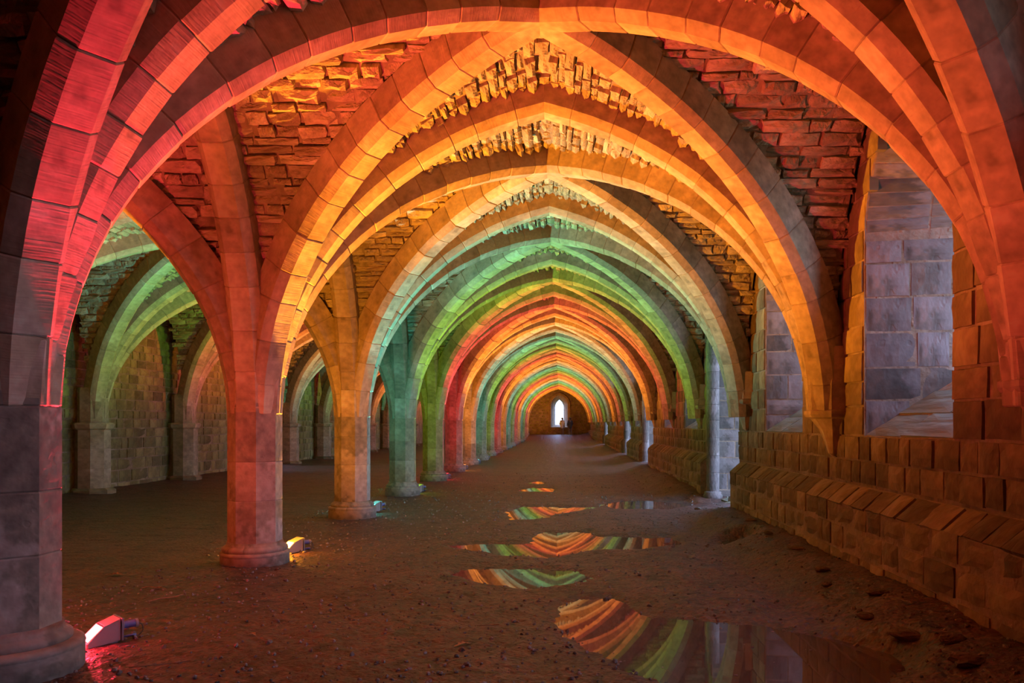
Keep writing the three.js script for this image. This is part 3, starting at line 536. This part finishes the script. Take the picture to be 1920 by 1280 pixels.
// ------------------------------------------------------------------ floodlights
const boxAt = (w, h, d, x, y, z) => { const g = new THREE.BoxGeometry(w, h, d); g.translate(x, y, z); return g; };
function floodlight(n, hue = CYCLE[n % 4], px = XCOL + 0.1, pz = ZC(n) + 0.6, label, k = 1) {
  const { c, I } = HUE[hue];
  const L = label ?? (n === 1 ? 'red floodlight glowing on the dirt behind the nearest column' : n === 2 ? 'yellow-glowing floodlight half hidden behind the second column' : `${hue} floodlight on the floor behind the ${ORD[n]} column`);
  const t = thing('floodlight', L, 'floodlight', [px, floorY(px, pz), -pz], 0.8, 'floodlights behind the columns');
  // housing: an open tray whose mouth slopes up towards the column side
  const side = s => { const q = new Tri(), z0 = s * 0.07, z1 = s * 0.078; const o = [[0, 0.0], [0.2, 0.02], [0.2, 0.16], [0.1, 0.132], [0.095, 0.118], [0.0, 0.03]]; q.fan(o.map(p => [...p, z0])); q.fan(o.map(p => [...p, z1]).reverse()); for (let i = 0; i < 6; i++) { const a = o[i], b = o[(i + 1) % 6]; q.quad([...a, z0], [...b, z0], [...b, z1], [...a, z1]); } return q.geo(true); };
  part('housing_side', side(1), PAINT, t); part('housing_side', side(-1), PAINT, t);
  const tray = mergeGeometries([boxAt(0.008, 0.03, 0.14, 0.0, 0.015, 0), (() => { const g = boxAt(0.205, 0.008, 0.14, 0.1, 0.012, 0); g.rotateZ(0.1); return g; })(), boxAt(0.008, 0.14, 0.14, 0.2, 0.09, 0), (() => { const g = boxAt(0.1, 0.008, 0.156, 0, 0, 0); g.rotateZ(0.36); g.translate(0.155, 0.146, 0); return g; })()]); part('housing', tray, PAINT, t);
  part('back_plate', boxAt(0.012, 0.15, 0.18, 0.212, 0.095, 0), STEEL, t);
  const cyl = (r, l, x, m, nm) => { const g = new THREE.CylinderGeometry(r, r, l, 20); g.rotateZ(Math.PI / 2); g.translate(x, 0.105, 0); part(nm, g, m, t); };
  cyl(0.036, 0.022, 0.229, PAINT, 'socket_collar'); cyl(0.026, 0.09, 0.28, PLUG, 'plug'); cyl(0.031, 0.018, 0.325, PAINT, 'plug_ring');
  part('cable', new THREE.TubeGeometry(new THREE.CatmullRomCurve3([V(.33, .105, 0), V(.36, .09, 0), V(.365, .05, .01), V(.33, .02, .02), V(.29, .02, .02)]), 24, 0.004, 6), RUBBER, t);
  const coil = new THREE.TorusGeometry(0.04, 0.007, 6, 24); coil.rotateX(1.25); coil.translate(0.27, 0.03, 0.03); part('plug_cap', coil, PLUG, t);
  part('foot', boxAt(0.14, 0.012, 0.02, 0.12, 0.008, 0.05), STEEL, t); part('foot', boxAt(0.14, 0.012, 0.02, 0.12, 0.008, -0.05), STEEL, t);
  const gm = new THREE.MeshStandardMaterial({ roughness: 0.3 }); gm.color.setRGB(.1, .1, .1); gm.emissive.setRGB(...c.map(v => Math.max(v, 0.1))); gm.emissiveIntensity = 9;
  const glass = boxAt(0.126, 0.006, 0.138, 0, 0, 0); glass.rotateZ(0.755); glass.translate(0.047, 0.083, 0); part('lamp_glass', glass, gm, t);
  finish(t);
  t.scale.setScalar(1.0);
  const spill = new THREE.PointLight(new THREE.Color().setRGB(...c), I * k * 0.011, 0, 2); spill.position.set(px - 0.03, floorY(px, pz) + 0.14, -pz + 0.06); spill.castShadow = true; spill.shadow.radius = 2; scene.add(spill);
  // the tray throws one strong lobe into each aisle and a weaker wide one all round
  for (const [d, I1, ang, pen] of [[1, n === 1 ? 0.75 : 1.1, 50, 0.75], [-1, n === 1 ? 1.05 : 0.85, 50, 0.75], [0, n === 1 ? 0.1 : 0.15, 84, 0.45]]) {
    const s = new THREE.SpotLight(new THREE.Color().setRGB(...c), I * k * I1, 0, ang * Math.PI / 180, pen, 2); s.castShadow = true; s.shadow.radius = 3;
    s.position.set(px + 0.145, floorY(px, pz) + 0.2, -pz); s.target.position.set(px + 0.145 + d * 1.9, 3, -(pz - (d ? 0.2 : -0.5))); scene.add(s, s.target);
  }
}
for (let n = 1; n < NB; n++) floodlight(n);
floodlight(NB, 'amber', XCOL + 0.1, ZC(NB) + 0.6, undefined, 0.06);
floodlight(1, 'amber', XCOL - 0.62, ZC(1) + 0.75, 'amber floodlight on the dirt hidden behind the nearest column, in the far aisle', 0.26);

// ------------------------------------------------------------------ two people at the far window
function figure(joints, bones, res = 56) {                       // one skin from tapered capsules joined smoothly
  const mc = new MarchingCubes(res, M([0, 0, 0]), false, false, 60000); mc.isolation = 0;
  const S = 1.0, f = mc.field;
  for (let k = 0; k < res; k++) for (let j = 0; j < res; j++) for (let i = 0; i < res; i++) {
    const p = V((i - res / 2) / (res / 2) * S, (j - res / 2) / (res / 2) * S + 0.88, (k - res / 2) / (res / 2) * S); let d = 9;
    for (const [a, b] of bones) { const A = joints[a], B = joints[b], ab = B.p.clone().sub(A.p), t = clamp(p.clone().sub(A.p).dot(ab) / ab.lengthSq(), 0, 1), e = p.distanceTo(A.p.clone().addScaledVector(ab, t)) - (A.r + (B.r - A.r) * t); const h = clamp(0.5 + 0.5 * (d - e) / 0.04, 0, 1); d = d + (e - d) * h - 0.04 * h * (1 - h); }
    f[i + j * res + k * res * res] = -d;
  }
  mc.update(); const n = mc.count, g = new THREE.BufferGeometry(), P = mc.positionArray.slice(0, n * 3), Nn = mc.normalArray.slice(0, n * 3);
  for (let i = 0; i < n; i++) { P[i * 3] *= S; P[i * 3 + 1] = P[i * 3 + 1] * S + 0.88; P[i * 3 + 2] *= S; }
  g.setAttribute('position', new THREE.BufferAttribute(P, 3)); g.setAttribute('normal', new THREE.BufferAttribute(Nn, 3)); g.setAttribute('uv', new THREE.BufferAttribute(new Float32Array(n * 2), 2)); return g;
}
{
  const J = (x, y, z, r) => ({ p: V(x, y, z), r });
  const body = { head: J(0, 1.6, 0.02, .1), chin: J(0, 1.53, 0.05, .075), neck: J(0, 1.42, 0, .055), chest: J(0, 1.25, 0, .16), waist: J(0, 1.02, 0, .14), hip: J(0, .92, 0, .155), ls: J(-.18, 1.36, 0, .065), le: J(-.24, 1.1, -.03, .048), lw: J(-.2, .9, .08, .036), lh: J(-.19, .82, .1, .04), rs: J(.18, 1.36, 0, .065), re: J(.25, 1.1, -.03, .048), rw: J(.22, .9, .08, .036), rh: J(.21, .82, .1, .04), lt: J(-.09, .88, 0, .1), lk: J(-.1, .48, .02, .065), la: J(-.1, .09, 0, .045), lf: J(-.11, .045, .13, .04), rt: J(.09, .88, 0, .1), rk: J(.1, .48, .02, .065), ra: J(.11, .09, 0, .045), rf: J(.13, .045, .13, .04) };
  const bones = [['head', 'chin'], ['chin', 'neck'], ['neck', 'chest'], ['chest', 'waist'], ['waist', 'hip'], ['ls', 'rs'], ['ls', 'le'], ['le', 'lw'], ['lw', 'lh'], ['rs', 're'], ['re', 'rw'], ['rw', 'rh'], ['lt', 'lk'], ['lk', 'la'], ['la', 'lf'], ['rt', 'rk'], ['rk', 'ra'], ['ra', 'rf'], ['lt', 'rt']];
  const g = figure(body, bones), jacket = figure({ a: J(-.17, 1.35, 0, .085), b: J(.17, 1.35, 0, .085), c: J(0, 1.2, 0, .185), d: J(0, .8, 0, .185), e: J(-.25, 1.1, -.03, .065), f: J(-.21, .92, .07, .052), h: J(.26, 1.1, -.03, .065), i: J(.22, .92, .07, .052) }, [['a', 'b'], ['c', 'd'], ['a', 'e'], ['e', 'f'], ['b', 'h'], ['h', 'i']]);
  const people = [[0.22, 78.2, 2.6, 'person in a pale hooded coat standing before the far lancet window', [.30, .34, .34], [.1, .06, .04]], [0.98, 78.0, 3.4, 'person in black clothes standing beside the far lancet window', [.02, .02, .025], [.03, .025, .02]]];
  for (const [x, z, turn, label, coat, hair] of people) {
    const t = thing('person', label, 'person', [x, floorY(x, z), -z], turn); part('body', g, M([.12, .09, .08]), t); part('coat', jacket, M(coat), t);
    const h = new THREE.SphereGeometry(0.118, 20, 14, 0, 2 * Math.PI, 0, 1.9); h.rotateX(-0.5); h.translate(0, 1.6, 0); part('hair', h, M(hair), t);
  }
}

// ------------------------------------------------------------------ outdoors: ground and trees beyond the far window
{
  const o = structure('ground', 'winter grass outside the walls');
  for (const [x0, x1, z0, z1] of [[-80, 80, ZEND + 1.5, 200], [4.5, 60, -30, ZEND + 1.5], [-60, -11.4, -30, ZEND + 1.5]]) { const b = new THREE.BoxGeometry(x1 - x0, 0.3, z1 - z0); b.translate((x0 + x1) / 2, -0.4, -(z0 + z1) / 2); part('lawn', b, M([.12, .16, .06]), o); }
  const leaf = new THREE.PlaneGeometry(0.12, 0.08), lm = M([.10, .13, .08], { side: THREE.DoubleSide });
  for (const [x, z, label] of [[-2.4, 104, 'bare winter tree beyond the far window, its twigs against the sky'], [2.6, 112, 'farther winter tree seen through the far window']]) {
    const t = thing('tree', label, 'tree', [x, -0.25, -z]); const tr = [];
    const grow = (p, d, l, r, k) => { const e = p.clone().addScaledVector(d, l); tr.push(new THREE.TubeGeometry(new THREE.LineCurve3(p, e), 1, r, 5)); if (k) for (let i = 0; i < 3; i++) grow(e, d.clone().add(V(rr(-.7, .7), rr(-.2, .5), rr(-.7, .7))).normalize(), l * rr(.6, .8), r * .6, k - 1); };
    grow(V(0, 0, 0), V(0, 1, 0), 3.2, 0.2, 5); part('trunk', mergeGeometries(tr), M([.09, .08, .07]), t);
    const N = 900, im = new THREE.InstancedMesh(leaf, lm, N), m = new THREE.Matrix4(), q = new THREE.Quaternion(), e = new THREE.Euler();
    for (let i = 0; i < N; i++) { q.setFromEuler(e.set(rr(0, 6), rr(0, 6), rr(0, 6))); m.compose(V(rr(-4, 4), rr(2.2, 9), rr(-3, 3)), q, V(1, 1, 1)); im.setMatrixAt(i, m); } im.name = numbered('foliage'); im.userData.kind = 'stuff'; t.add(im);
  }
}
renderer.render(scene, camera);
